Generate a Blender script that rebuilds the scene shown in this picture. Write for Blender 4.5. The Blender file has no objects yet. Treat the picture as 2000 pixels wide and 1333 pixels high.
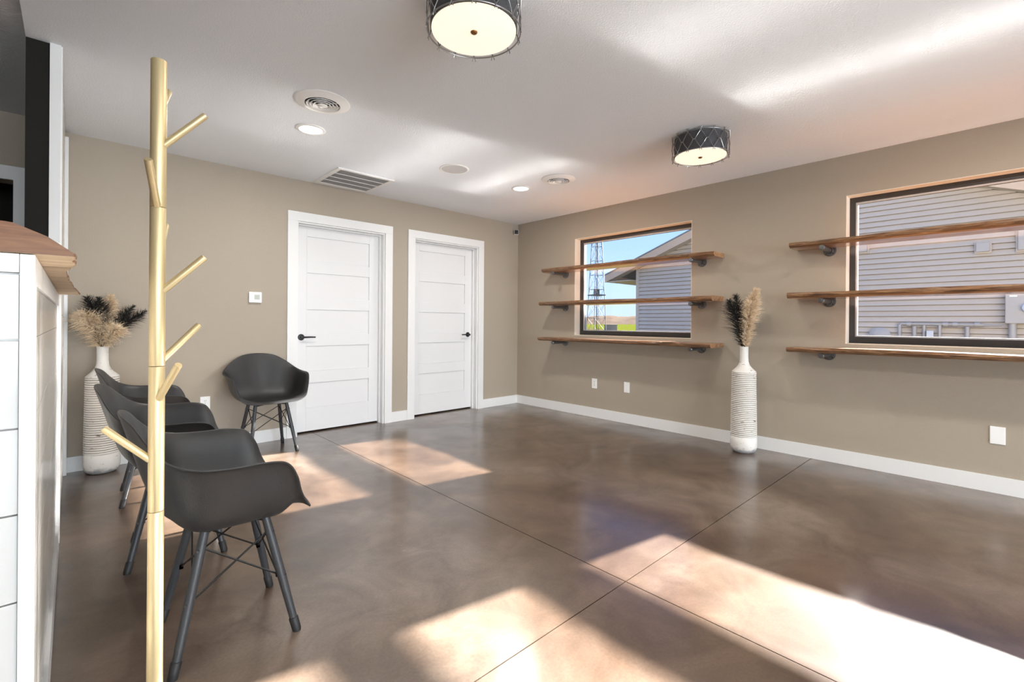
import bpy, bmesh, math, random
from mathutils import Vector, Matrix
random.seed(7)
PI = math.pi
S = bpy.context.scene
COL = S.collection
H = 2.44                      # ceiling height; room corner (north-east) on the floor is the origin

# ------------------------------------------------------------------ camera
def setup_camera():
    yaw, rol = math.radians(43.1462), math.radians(0.406)
    fw = Vector((math.sin(yaw), math.cos(yaw), 0)); r = Vector((math.cos(yaw), -math.sin(yaw), 0)); u = Vector((0, 0, 1))
    r2 = r*math.cos(rol)+u*math.sin(rol); u2 = -r*math.sin(rol)+u*math.cos(rol)
    cd = bpy.data.cameras.new('camera'); c = bpy.data.objects.new('camera', cd); COL.objects.link(c)
    m = Matrix((r2, u2, -fw)).transposed().to_4x4(); m.translation = (-4.443, -4.631, 1.103); c.matrix_world = m
    cd.sensor_width = 36; cd.lens = 913.626/2000*36; cd.shift_y = (629.743-666.5)/2000; cd.clip_start = .02; cd.clip_end = 2000
    S.camera = c
setup_camera()

# ------------------------------------------------------------------ sky, sun, fill lamp
def setup_light():
    w = bpy.data.worlds.new('sky'); S.world = w; w.use_nodes = True
    nt = w.node_tree; nt.nodes.clear()
    tc = nt.nodes.new('ShaderNodeTexCoord'); sx = nt.nodes.new('ShaderNodeSeparateXYZ')
    rp = nt.nodes.new('ShaderNodeValToRGB'); bg = nt.nodes.new('ShaderNodeBackground'); out = nt.nodes.new('ShaderNodeOutputWorld')
    nt.links.new(tc.outputs['Generated'], sx.inputs[0]); nt.links.new(sx.outputs['Z'], rp.inputs[0])
    nt.links.new(rp.outputs[0], bg.inputs[0]); nt.links.new(bg.outputs[0], out.inputs[0])
    e = rp.color_ramp.elements
    e[0].position = 0.0; e[0].color = (.48, .61, .82, 1)
    e[1].position = .75; e[1].color = (.12, .30, .80, 1)
    x = rp.color_ramp.elements.new(.10); x.color = (.41, .60, .97, 1)
    x = rp.color_ramp.elements.new(.22); x.color = (.28, .48, .94, 1)
    bg.inputs['Strength'].default_value = 1.4
    sd = bpy.data.lights.new('sun', 'SUN'); sd.energy = 50; sd.angle = math.radians(.9); sd.color = (1, .95, .89)
    so = bpy.data.objects.new('sun', sd); COL.objects.link(so)
    so.rotation_euler = Vector((-1, .17, -.48)).to_track_quat('-Z', 'Y').to_euler(); so.location = (12, -2, 8)
    # added area lamp: interior fill standing in for daylight from the assumed shop window
    ad = bpy.data.lights.new('south_fill_lamp', 'AREA'); ad.shape = 'RECTANGLE'; ad.size = 6.0; ad.size_y = 1.9
    ad.energy = 430; ad.color = (.87, .945, 1)
    ao = bpy.data.objects.new('south_fill_lamp', ad); COL.objects.link(ao)
    ao.location = (-3.2, -11.85, 1.2); ao.rotation_euler = (math.radians(111), 0, 0)
    S.view_settings.view_transform = 'Standard'; S.view_settings.look = 'None'
    S.view_settings.gamma = 1; S.view_settings.use_curve_mapping = False; S.view_settings.exposure = 0.2
    c = S.cycles
    c.caustics_reflective = True; c.blur_glossy = 0.0; c.sample_clamp_indirect = 0; c.max_bounces = 7; c.diffuse_bounces = 4; c.adaptive_threshold = .05; c.use_guiding = True; c.use_surface_guiding = True
    c.transparent_max_bounces = 16
setup_light()

# ------------------------------------------------------------------ helpers
MATS = {}
def mat(name, col, rough=.5, metal=0., coat=0., coat_rough=.05, emit=None, estr=0, bump=None, noise=None, ior=None, spec=None):
    """noise=(scale, colour2, detail, stretch xyz) mixes a second colour; bump=(scale, strength)"""
    if name in MATS: return MATS[name]
    m = bpy.data.materials.new(name); m.use_nodes = True; nt = m.node_tree; b = nt.nodes['Principled BSDF']
    b.inputs['Base Color'].default_value = (*col, 1); b.inputs['Roughness'].default_value = rough; b.inputs['Metallic'].default_value = metal
    b.inputs['Coat Weight'].default_value = coat; b.inputs['Coat Roughness'].default_value = coat_rough
    if spec is not None: b.inputs['Specular IOR Level'].default_value = spec
    if emit: b.inputs['Emission Color'].default_value = (*emit, 1); b.inputs['Emission Strength'].default_value = estr
    if noise or bump: tc = nt.nodes.new('ShaderNodeTexCoord')
    if noise:
        sc, c2, det, st = noise
        mp = nt.nodes.new('ShaderNodeMapping'); mp.inputs['Scale'].default_value = st
        nz = nt.nodes.new('ShaderNodeTexNoise'); nz.inputs['Scale'].default_value = sc; nz.inputs['Detail'].default_value = det
        rp = nt.nodes.new('ShaderNodeValToRGB'); rp.color_ramp.elements[0].position = .35; rp.color_ramp.elements[1].position = .65
        rp.color_ramp.elements[0].color = (*col, 1); rp.color_ramp.elements[1].color = (*c2, 1)
        nt.links.new(tc.outputs['Object'], mp.inputs[0]); nt.links.new(mp.outputs[0], nz.inputs['Vector'])
        nt.links.new(nz.outputs['Fac'], rp.inputs[0]); nt.links.new(rp.outputs[0], b.inputs['Base Color'])
    if bump:
        nb = nt.nodes.new('ShaderNodeTexNoise'); nb.inputs['Scale'].default_value = bump[0]; nb.inputs['Detail'].default_value = 1
        bp = nt.nodes.new('ShaderNodeBump'); bp.inputs['Strength'].default_value = bump[1]; bp.inputs['Distance'].default_value = .004
        nt.links.new(tc.outputs['Object'], nb.inputs['Vector']); nt.links.new(nb.outputs['Fac'], bp.inputs['Height']); nt.links.new(bp.outputs[0], b.inputs['Normal'])
    MATS[name] = m
    return m

class MB:
    """collects shapes in one bmesh"""
    def __init__(s): s.bm = bmesh.new()
    def box(s, x0, x1, y0, y1, z0, z1, bev=0):
        t = bmesh.new(); bmesh.ops.create_cube(t, size=1)
        for v in t.verts: v.co = (x0+(v.co.x+.5)*(x1-x0), y0+(v.co.y+.5)*(y1-y0), z0+(v.co.z+.5)*(z1-z0))
        if bev: bmesh.ops.bevel(t, geom=t.edges[:], offset=bev, segments=2, profile=.6, affect='EDGES')
        return s.join(t)
    def join(s, t):
        me = bpy.data.meshes.new('tmp'); t.to_mesh(me); t.free(); s.bm.from_mesh(me); bpy.data.meshes.remove(me); return s
    def verts_faces(s, vs, fs):
        bv = [s.bm.verts.new(v) for v in vs]
        for f in fs:
            try: s.bm.faces.new([bv[i] for i in f])
            except ValueError: pass
        return s
    def prism(s, poly, z0, z1):
        n = len(poly)
        return s.verts_faces([(x, y, z0) for x, y in poly]+[(x, y, z1) for x, y in poly],
            [list(range(n))[::-1], list(range(n, 2*n))]+[(i, (i+1) % n, n+(i+1) % n, n+i) for i in range(n)])
    def tube(s, pts, r, n=8, cap=True):
        """sweep a circle along a polyline; r number or list"""
        pts = [Vector(p) for p in pts]; rs = r if isinstance(r, (list, tuple)) else [r]*len(pts)
        t0 = (pts[1]-pts[0]).normalized(); a = Vector((0, 0, 1)) if abs(t0.z) < .9 else Vector((1, 0, 0)); nrm = t0.cross(a).normalized()
        vs = []
        for i, p in enumerate(pts):
            t = (pts[min(i+1, len(pts)-1)]-pts[max(i-1, 0)]).normalized()
            nrm = (nrm-t*nrm.dot(t)).normalized(); b = t.cross(nrm)
            vs += [p+(nrm*math.cos(2*PI*k/n)+b*math.sin(2*PI*k/n))*rs[i] for k in range(n)]
        fs = [(i*n+k, i*n+(k+1) % n, (i+1)*n+(k+1) % n, (i+1)*n+k) for i in range(len(pts)-1) for k in range(n)]
        if cap: fs += [list(range(n))[::-1], list(range((len(pts)-1)*n, len(pts)*n))]
        return s.verts_faces(vs, fs)
    def lathe(s, prof, n=40, c=(0, 0, 0)):
        """profile of (r, z) spun about the vertical axis; closes poles where r == 0"""
        vs = []; idx = []
        for r, z in prof:
            if r == 0: idx.append([len(vs)]*n); vs.append((c[0], c[1], c[2]+z))
            else:
                idx.append([len(vs)+k for k in range(n)])
                vs += [(c[0]+r*math.cos(2*PI*k/n), c[1]+r*math.sin(2*PI*k/n), c[2]+z) for k in range(n)]
        fs = []
        for a, b in zip(idx[:-1], idx[1:]):
            for k in range(n):
                f = []
                for q in (a[k], a[(k+1) % n], b[(k+1) % n], b[k]):
                    if q not in f: f.append(q)
                if len(f) > 2: fs.append(f)
        return s.verts_faces(vs, fs)
    def build(s, name, m, parent=None, smooth=None, loc=None, rot=None):
        bmesh.ops.recalc_face_normals(s.bm, faces=s.bm.faces[:])
        me = bpy.data.meshes.new(name); s.bm.to_mesh(me); s.bm.free()
        o = bpy.data.objects.new(name, me); COL.objects.link(o); me.materials.append(m)
        if smooth is not None:
            me.polygons.foreach_set('use_smooth', [True]*len(me.polygons))
            if smooth < 180: me.set_sharp_from_angle(angle=math.radians(smooth))
        if parent: o.parent = parent
        if loc: o.location = loc
        if rot: o.rotation_euler = rot
        return o

def thing(name, label, cat, loc=(0, 0, 0), rz=0, group=None):
    o = bpy.data.objects.new(name, None); COL.objects.link(o); o.location = loc; o.rotation_euler = (0, 0, rz); o.empty_display_size = .1
    return tag(o, label, cat, group)
def tag(o, label, cat, group=None):
    o['label'] = label; o['category'] = cat
    if group: o['group'] = group
    return o
def struct(o, label, cat):
    o['kind'] = 'structure'; o['label'] = label; o['category'] = cat
    return o
def sempty(name, label, cat, loc=(0, 0, 0)):
    o = bpy.data.objects.new(name, None); COL.objects.link(o); o.location = loc
    return struct(o, label, cat)
def dup(o, parent=None):
    c = o.copy(); COL.objects.link(c); c.parent = parent
    for ch in list(o.children): dup(ch, c)
    return c
def smooth01(a, b, x):
    t = max(0, min(1, (x-a)/(b-a))); return t*t*(3-2*t)
def catmull(P, n):
    out = []
    for i in range(len(P)-1):
        p0, p1, p2, p3 = (Vector(P[max(i-1, 0)]), Vector(P[i]), Vector(P[i+1]), Vector(P[min(i+2, len(P)-1)]))
        for k in range(n):
            t = k/n
            out.append(.5*((2*p1)+(p2-p0)*t+(2*p0-5*p1+4*p2-p3)*t*t+(3*p1-p0-3*p2+p3)*t**3))
    out.append(Vector(P[-1])); return out

# ------------------------------------------------------------------ materials
def m_floor():
    m = bpy.data.materials.new('stained_concrete'); m.use_nodes = True; nt = m.node_tree; b = nt.nodes['Principled BSDF']; L = nt.links.new
    tc = nt.nodes.new('ShaderNodeTexCoord')
    def noise(scale, det, dist=0, rough=.55, off=0):
        mp = nt.nodes.new('ShaderNodeMapping'); mp.inputs['Location'].default_value = (off, off*.7, 0); L(tc.outputs['Object'], mp.inputs[0])
        n = nt.nodes.new('ShaderNodeTexNoise'); n.inputs['Scale'].default_value = scale; n.inputs['Detail'].default_value = det
        n.inputs['Roughness'].default_value = rough; n.inputs['Distortion'].default_value = dist; L(mp.outputs[0], n.inputs['Vector']); return n
    def ramp(src, stops):
        r = nt.nodes.new('ShaderNodeValToRGB'); e = r.color_ramp.elements
        e[0].position, e[0].color = stops[0][0], (*stops[0][1], 1); e[1].position, e[1].color = stops[-1][0], (*stops[-1][1], 1)
        for p, c in stops[1:-1]: x = e.new(p); x.color = (*c, 1)
        L(src, r.inputs[0]); return r
    def mix(a, b_, fac, mode='MIX'):
        x = nt.nodes.new('ShaderNodeMix'); x.data_type = 'RGBA'; x.blend_type = mode
        if isinstance(fac, float): x.inputs['Factor'].default_value = fac
        else: L(fac, x.inputs['Factor'])
        L(a, x.inputs['A']); L(b_, x.inputs['B']); return x.outputs['Result']
    big = ramp(noise(.75, 4, .6).outputs['Fac'], [(.34, (.055, .031, .019)), (.5, (.112, .073, .049)), (.66, (.180, .138, .108))])
    mid = ramp(noise(3.2, 5, .9, .66, 3.1).outputs['Fac'], [(.34, (.62, .56, .51)), (.66, (1.28, 1.26, 1.24))])
    c = mix(big.outputs[0], mid.outputs[0], .8, 'MULTIPLY')
    fine = ramp(noise(95, 2, 0, .6, 9).outputs['Fac'], [(.3, (.82, .82, .82)), (.7, (1.12, 1.12, 1.12))])
    c = mix(c, fine.outputs[0], .75, 'MULTIPLY')
    # small pale scuffs and dark pits with shapes of their own
    sc = ramp(noise(5.5, 5, 2.2, .75, 17).outputs['Fac'], [(.69, (0, 0, 0)), (.74, (1, 1, 1))])
    pale = nt.nodes.new('ShaderNodeRGB'); pale.outputs[0].default_value = (.42, .32, .23, 1)
    fz = nt.nodes.new('ShaderNodeMath'); fz.operation = 'MULTIPLY'; fz.inputs[1].default_value = .30; L(sc.outputs[0], fz.inputs[0])
    c = mix(c, pale.outputs[0], fz.outputs[0])
    vo = nt.nodes.new('ShaderNodeTexVoronoi'); vo.inputs['Scale'].default_value = 6; L(tc.outputs['Object'], vo.inputs['Vector'])
    pit = ramp(vo.outputs['Distance'], [(.012, (.15, .15, .15)), (.035, (1, 1, 1))]); c = mix(c, pit.outputs[0], .8, 'MULTIPLY')
    L(c, b.inputs['Base Color'])
    rr = ramp(noise(2.1, 2, .5, .6, 5).outputs['Fac'], [(.3, (.28, .28, .28)), (.7, (.45, .45, .45))]); L(rr.outputs[0], b.inputs['Roughness'])
    b.inputs['Specular IOR Level'].default_value = .5; b.inputs['Coat Weight'].default_value = .65; b.inputs['Coat IOR'].default_value = 1.85; b.inputs['Coat Roughness'].default_value = .19
    bp = nt.nodes.new('ShaderNodeBump'); bp.inputs['Strength'].default_value = .08; bp.inputs['Distance'].default_value = .003
    L(noise(14, 2, 0, .6, 2).outputs['Fac'], bp.inputs['Height']); L(bp.outputs[0], b.inputs['Normal'])
    return m
def m_wood(name, dark, mid, light, axis='y', rough=.35, coat=.0, coat_rough=.1, scale=1.0):
    m = bpy.data.materials.new(name); m.use_nodes = True; nt = m.node_tree; b = nt.nodes['Principled BSDF']; L = nt.links.new
    tc = nt.nodes.new('ShaderNodeTexCoord'); oi = nt.nodes.new('ShaderNodeObjectInfo'); mp = nt.nodes.new('ShaderNodeMapping')
    st = {'x': (1.2, 26, 26), 'y': (26, 1.2, 26), 'z': (26, 26, 1.2)}[axis]; mp.inputs['Scale'].default_value = [q*scale for q in st]
    ad = nt.nodes.new('ShaderNodeVectorMath'); ad.operation = 'ADD'
    cb = nt.nodes.new('ShaderNodeCombineXYZ'); mu = nt.nodes.new('ShaderNodeMath'); mu.operation = 'MULTIPLY'; mu.inputs[1].default_value = 40
    L(oi.outputs['Random'], mu.inputs[0]); L(mu.outputs[0], cb.inputs[0]); L(mu.outputs[0], cb.inputs[1])
    L(tc.outputs['Object'], ad.inputs[0]); L(cb.outputs[0], ad.inputs[1]); L(ad.outputs[0], mp.inputs[0])
    n1 = nt.nodes.new('ShaderNodeTexNoise'); n1.inputs['Scale'].default_value = 1.6; n1.inputs['Detail'].default_value = 6; n1.inputs['Distortion'].default_value = 1.3; n1.inputs['Roughness'].default_value = .62
    L(mp.outputs[0], n1.inputs['Vector'])
    rp = nt.nodes.new('ShaderNodeValToRGB'); e = rp.color_ramp.elements
    e[0].position, e[0].color = .30, (*dark, 1); e[1].position, e[1].color = .72, (*light, 1); x = e.new(.5); x.color = (*mid, 1)
    L(n1.outputs['Fac'], rp.inputs[0]); L(rp.outputs[0], b.inputs['Base Color'])
    b.inputs['Roughness'].default_value = rough; b.inputs['Coat Weight'].default_value = coat; b.inputs['Coat Roughness'].default_value = coat_rough
    bp = nt.nodes.new('ShaderNodeBump'); bp.inputs['Strength'].default_value = .25; bp.inputs['Distance'].default_value = .0015
    L(n1.outputs['Fac'], bp.inputs['Height']); L(bp.outputs[0], b.inputs['Normal'])
    return m
def m_glass(name='window_glass', tint=(1, 1, 1)):
    m = bpy.data.materials.new(name); m.use_nodes = True; nt = m.node_tree; nt.nodes.clear(); L = nt.links.new
    t = nt.nodes.new('ShaderNodeBsdfTransparent'); t.inputs[0].default_value = (*tint, 1); g = nt.nodes.new('ShaderNodeBsdfGlossy'); g.inputs['Roughness'].default_value = .0
    fr = nt.nodes.new('ShaderNodeFresnel'); fr.inputs[0].default_value = 1.45; mx = nt.nodes.new('ShaderNodeMixShader'); o = nt.nodes.new('ShaderNodeOutputMaterial')
    fr.inputs[0].default_value = 1.35; L(fr.outputs[0], mx.inputs[0]); L(t.outputs[0], mx.inputs[1]); L(g.outputs[0], mx.inputs[2]); L(mx.outputs[0], o.inputs[0]); return m
def m_vase():
    m = bpy.data.materials.new('distressed_white_glaze'); m.use_nodes = True; nt = m.node_tree; b = nt.nodes['Principled BSDF']; L = nt.links.new
    tc = nt.nodes.new('ShaderNodeTexCoord'); mp = nt.nodes.new('ShaderNodeMapping'); mp.inputs['Scale'].default_value = (22, 22, 55); L(tc.outputs['Object'], mp.inputs[0])
    n = nt.nodes.new('ShaderNodeTexNoise'); n.inputs['Scale'].default_value = 1; n.inputs['Detail'].default_value = 5; n.inputs['Roughness'].default_value = .6; n.inputs['Distortion'].default_value = .5
    L(mp.outputs[0], n.inputs['Vector'])
    r = nt.nodes.new('ShaderNodeValToRGB'); e = r.color_ramp.elements; e[0].position, e[0].color = .63, (.72, .70, .665, 1); e[1].position, e[1].color = .70, (.16, .12, .08, 1)
    L(n.outputs['Fac'], r.inputs[0])
    sz = nt.nodes.new('ShaderNodeSeparateXYZ'); L(tc.outputs['Object'], sz.inputs[0])
    # brown clay showing in the grooves between the ribs
    def mth(op, a, b_=None, c_=None):
        q = nt.nodes.new('ShaderNodeMath'); q.operation = op
        for i_, v in enumerate((a, b_, c_)):
            if v is None: continue
            if isinstance(v, (int, float)): q.inputs[i_].default_value = v
            else: L(v, q.inputs[i_])
        return q.outputs[0]
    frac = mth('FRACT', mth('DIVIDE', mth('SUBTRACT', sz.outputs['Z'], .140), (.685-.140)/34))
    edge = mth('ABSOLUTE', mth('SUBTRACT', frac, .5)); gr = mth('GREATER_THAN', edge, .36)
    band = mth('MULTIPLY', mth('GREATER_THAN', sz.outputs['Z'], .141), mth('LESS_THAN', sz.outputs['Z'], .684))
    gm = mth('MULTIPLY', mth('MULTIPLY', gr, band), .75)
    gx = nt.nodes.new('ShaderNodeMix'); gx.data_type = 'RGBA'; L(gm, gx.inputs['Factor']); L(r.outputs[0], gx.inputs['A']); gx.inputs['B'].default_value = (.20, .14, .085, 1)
    # the bare clay foot
    n2 = nt.nodes.new('ShaderNodeTexNoise'); n2.inputs['Scale'].default_value = 18; n2.inputs['Detail'].default_value = 5; L(tc.outputs['Object'], n2.inputs['Vector'])
    ad = nt.nodes.new('ShaderNodeMath'); ad.operation = 'MULTIPLY_ADD'; ad.inputs[1].default_value = .10; L(n2.outputs['Fac'], ad.inputs[0]); L(sz.outputs['Z'], ad.inputs[2])
    r2 = nt.nodes.new('ShaderNodeValToRGB'); e = r2.color_ramp.elements; e[0].position, e[0].color = .065, (1, 1, 1, 1); e[1].position, e[1].color = .10, (0, 0, 0, 1); L(ad.outputs[0], r2.inputs[0])
    mx = nt.nodes.new('ShaderNodeMix'); mx.data_type = 'RGBA'; L(r2.outputs[0], mx.inputs['Factor']); L(gx.outputs['Result'], mx.inputs['A']); mx.inputs['B'].default_value = (.33, .33, .34, 1)
    L(mx.outputs['Result'], b.inputs['Base Color']); b.inputs['Roughness'].default_value = .5
    return m

M = {}
M['floor'] = m_floor()
M['joint'] = mat('joint_filler', (.02, .018, .016), .9)
M['taupe'] = mat('taupe_wall_paint', (.385, .330, .262), .62, bump=(160, .35))
M['ceil'] = mat('ceiling_paint', (.835, .875, .925), .8, bump=(130, .35))
M['ceil2'] = mat('dim_ceiling_paint', (.68, .68, .69), .85, bump=(90, .9))  # greyer than the main ceiling, standing for that room's weaker light
M['white'] = mat('white_trim_paint', (.76, .76, .755), .38)
M['door'] = mat('white_door_paint', (.73, .73, .735), .36)
M['gwhite'] = mat('glossy_white_paint', (.66, .65, .63), .16)
M['plastic'] = mat('white_plastic', (.88, .88, .87), .3)
M['slot'] = mat('dark_slot', (.02, .02, .02), .6)
M['charcoal_wall'] = mat('charcoal_paint_dark_space', (.014, .013, .011), .75, bump=(160, .3), spec=.2)  # real paint on the stub wall; shade colour for the space behind the doors
M['black'] = mat('black_metal', (.012, .012, .013), .38, .3)
M['frame'] = mat('black_window_frame', (.035, .033, .032), .42)
M['bead'] = mat('pale_glazing_bead', (.55, .56, .57), .4)
M['glass'] = m_glass()
M['shelf'] = m_wood('varnished_live_edge_wood', (.10, .040, .015), (.34, .155, .062), (.62, .35, .165), 'y', .35, 1.0, .15)
M['bark'] = m_wood('bark_edge', (.035, .016, .008), (.17, .080, .034), (.44, .25, .12), 'y', .5, .5, .12, 1.6)
M['slab'] = m_wood('varnished_slab_wood', (.055, .020, .006), (.17, .062, .016), (.33, .155, .055), 'x', .5, .12, .15, .8)
M['raw'] = m_wood('raw_pale_wood', (.42, .30, .18), (.62, .47, .31), (.76, .62, .45), 'x', .7, 0, .3, .8)
M['pipe'] = mat('gunmetal_pipe', (.16, .16, .165), .36, .85)
M['chair'] = mat('charcoal_chair_plastic', (.021, .021, .022), .43, bump=(300, .12))
M['leg'] = mat('dark_grey_leg', (.036, .039, .044), .40)
M['cap'] = mat('black_rubber', (.015, .015, .016), .55)
M['wire'] = mat('black_wire', (.02, .02, .02), .4, .5)
M['gold'] = mat('satin_gold', (.66, .54, .31), .45, .7)
M['vase'] = m_vase()
M['cream'] = mat('cream_plume', (.72, .55, .36), .9, noise=(14, (.84, .70, .52), 3, (1, 1, 1)))
M['blackplume'] = mat('black_plume', (.012, .011, .010), .75)
M['stem'] = mat('dry_stem', (.42, .32, .18), .8)
M['shade'] = mat('charcoal_linen', (.085, .085, .09), .85, noise=(160, (.05, .05, .055), 2, (1, 1, 3)))
M['cage'] = mat('brushed_nickel_wire', (.34, .33, .32), .33, .9)
M['diffuser'] = mat('frosted_diffuser', (.8, .75, .68), .6, emit=(1, .85, .65), estr=.74)
M['bulb'] = mat('led_lens', (.9, .9, .9), .5, emit=(1, .97, .92), estr=3.0)
M['brass'] = mat('brown_finial', (.26, .12, .035), .35, .6)
M['grey'] = mat('speaker_mesh_grey', (.60, .60, .60), .7)
M['louver'] = mat('grey_louver', (.50, .49, .48), .6)
M['backing'] = mat('dark_backing_shade', (.06, .06, .06), .8)
M['siding'] = mat('grey_siding', (.50, .425, .350), .6)
M['fascia'] = mat('tan_fascia', (.56, .40, .27), .6)
M['roof'] = mat('grey_shingle', (.17, .16, .15), .9, noise=(30, (.24, .22, .20), 4, (1, 1, 1)))
M['util'] = mat('galvanised_grey', (.40, .365, .335), .55, .1)
M['steel'] = mat('weathered_tower_steel', (.10, .10, .10), .6, .3)
M['concrete'] = mat('grey_concrete', (.30, .26, .22), .9)
M['ground'] = mat('dry_grass', (.085, .066, .028), .95, noise=(.25, (.060, .062, .018), 5, (1, 1, 1)), spec=0.)
M['field'] = mat('green_field', (.068, .080, .009), .95, spec=0.)
M['trees'] = mat('leafless_woods', (.085, .064, .050), .95, noise=(.12, (.115, .088, .066), 6, (1, 1, 3)), spec=0.)
M['screen'] = mat('lcd_grey', (.42, .45, .40), .3)

# ------------------------------------------------------------------ the room shell
def build_shell():
    XW, YS = -7.5, -12.0
    fl = MB().box(XW-.2, .2, YS-.2, .9, -.16, -.006).build('floor', M['joint']); struct(fl, 'brown stained polished concrete floor with saw-cut joints', 'floor')
    g = .0022; jx, jy = -2.720, -3.513
    for (a, b_) in ((XW, jx-g), (jx+g, .05)):
        for (c, d) in ((YS, jy-g), (jy+g, .9)):
            MB().box(a, b_, c, d, -.006, 0).build('slab', M['floor'], fl)
    # north wall with two door openings, a doorway in the back room
    D = ((-2.903, -1.993), (-1.627, -.703)); dz = 2.05
    w = MB()
    xs = [.2]
    for (a, b_) in sorted(D, reverse=True): xs += [b_, a]
    xs += [-4.745, -5.66, XW-.2]
    for i in range(0, len(xs), 2): w.box(xs[i+1], xs[i], 0, .14, 0, 2.6)
    for i in range(1, len(xs)-1, 2): w.box(xs[i+1], xs[i], 0, .14, dz if i < 4 else 2.04, 2.6)
    struct(w.build('wall_north', M['taupe']), 'taupe painted wall holding the two white doors', 'wall')
    cl = MB().box(-5.9, .05, .9, .92, -.05, 2.22).box(-5.92, -5.9, .14, .92, -.05, 2.22).box(.05, .07, .14, .92, -.05, 2.22).box(-4.62, -4.6, .14, .9, 0, 2.2).box(-5.9, .05, .14, .92, 2.2, 2.22)  # backing box coloured dark for the unlit space behind doorway and doors
    struct(cl.build('wall_dark_space', M['charcoal_wall']), 'dark-painted box standing for the unlit space beyond the doorway and doors', 'wall')
    t = MB().box(-5.75, -4.655, -.02, 0, 2.04, 2.132).box(-4.745, -4.655, -.02, 0, 0, 2.04).box(-5.75, -5.66, -.02, 0, 0, 2.04)
    struct(t.build('trim_1', M['white']), 'white casing around the dark doorway behind the counter', 'door casing')
    # east wall with two windows
    W = ((-2.475, -1.0), (-5.21, -3.737)); z0, z1 = .952, 2.120
    w = MB(); T = .2
    for a, b_ in ((YS-.2, W[1][0]), (W[1][1], W[0][0]), (W[0][1], .14)): w.box(0, T, a, b_, 0, 2.6)
    for a, b_ in W: w.box(0, T, a, b_, 0, z0).box(0, T, a, b_, z1, 2.6)
    struct(w.build('wall_east', M['taupe']), 'taupe painted wall holding the two black-framed windows', 'wall')
    for i, (a, b_) in enumerate(W):
        r = sempty('window_%d' % (i+1), ['black-framed picture window with lattice tower and blue sky beyond', 'black-framed picture window facing only the grey sided house'][i], 'window', (.10, (a+b_)/2, z0))
        hw, hh = (b_-a)/2, z1-z0
        fr = .042
        MB().box(0, .07, -hw, hw, 0, fr+.012, .003).build('frame_rail', M['frame'], r)
        MB().box(0, .07, -hw, hw, hh-fr, hh, .003).build('frame_rail', M['frame'], r)
        for s in (-1, 1):
            MB().box(0, .07, min(s*hw, s*(hw-fr)), max(s*hw, s*(hw-fr)), fr+.012, hh-fr, .003).build('frame_stile', M['frame'], r)
        ln = MB().box(-.10, 0, -hw, hw, 0, .004).box(-.10, 0, -hw, hw, hh-.004, hh)
        for s in (-1, 1): ln.box(-.10, 0, min(s*hw, s*(hw-.004)), max(s*hw, s*(hw-.004)), .004, hh-.004)
        ln.build('reveal_liner', mat('cream_reveal', (.78, .72, .62), .55), r)  # thin liner, a lighter cream than the wall
        bd = MB(); q = .011; i0, i1 = fr+.012, hh-fr
        bd.box(.02, .06, -hw+fr, hw-fr, i0, i0+q).box(.02, .06, -hw+fr, hw-fr, i1-q, i1)
        for s in (-1, 1): bd.box(.02, .06, min(s*(hw-fr), s*(hw-fr-q)), max(s*(hw-fr), s*(hw-fr-q)), i0+q, i1-q)
        bd.build('glazing_bead', M['bead'], r)
        MB().box(.038, .044, -hw+fr+q, hw-fr-q, i0+q, i1-q).build('pane', M['glass'], r)
    # south wall with a wide shop window, west wall, stub wall
    w = MB().box(XW-.2, -6.1, YS-.2, YS, 0, 2.6).box(-.3, .2, YS-.2, YS, 0, 2.6).box(-6.1, -.3, YS-.2, YS, 0, .25).box(-6.1, -.3, YS-.2, YS, 2.25, 2.6)
    struct(w.build('wall_south', M['taupe']), 'taupe painted wall with the wide shop window', 'wall')
    r = sempty('window_3', 'wide black-framed shop window', 'window', (-3.2, YS-.1, .25))
    for k in range(5): MB().box(-2.9+k*1.43, -2.9+k*1.43+.06, -.03, .03, 0, 2).build('frame_stile', M['frame'], r)
    MB().box(-2.9, 2.88, -.03, .03, 0, .05).build('frame_rail', M['frame'], r); MB().box(-2.9, 2.88, -.03, .03, 1.95, 2).build('frame_rail', M['frame'], r)
    MB().box(-2.84, 2.82, -.004, .004, .05, 1.95).build('pane', M['glass'], r)
    struct(MB().box(XW-.2, XW, YS, 0, 0, 2.6).build('wall_west', M['taupe']), 'taupe painted wall of the back room', 'wall')
    struct(MB().box(-4.615, .0, YS, .0, H, H+.055).build('ceiling', M['ceil']), 'white textured ceiling', 'ceiling')
    struct(MB().box(XW, -4.615, YS, 0, 2.495, 2.55).build('ceiling_back', M['ceil2']), 'textured ceiling of the room behind the counter, greyed for its weaker light', 'ceiling')
    st = MB().box(-4.615, -4.502, -1.437, 0, 0, H).build('wall_stub', M['charcoal_wall']); struct(st, 'charcoal painted end of the stub wall rising past the counter', 'wall')
    MB().box(-4.533, -4.494, -1.449, -1.437, 0, H).build('corner_board', M['white'], st)
    MB().box(-4.502, -4.488, -1.437, -1.36, 0, H, .001).build('corner_board', M['white'], st)
    for k in range(13):
        MB().box(-4.502, -4.492, -1.36, -.09, k*.1875+.0015, (k+1)*.1875-.0015).build('shiplap_board', M['gwhite'], st)
    MB().box(-4.502, -4.474, -.09, 0, 0, 2.385, .001).build('corner_board', M['white'], st)
    # baseboards
    bh, bt = .110, .014
    for a, b_ in ((-4.474, -2.99), (-1.906, -1.713), (-.617, 0)):
        struct(MB().box(a, b_, -bt, 0, 0, bh, .0015).build('baseboard_north', M['white']), ['white baseboard from the stub wall to the door beside the lone chair', 'short white baseboard between the two doors', 'white baseboard from the second door to the room corner'][(a > -3)+(a > -1)], 'baseboard')
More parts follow.
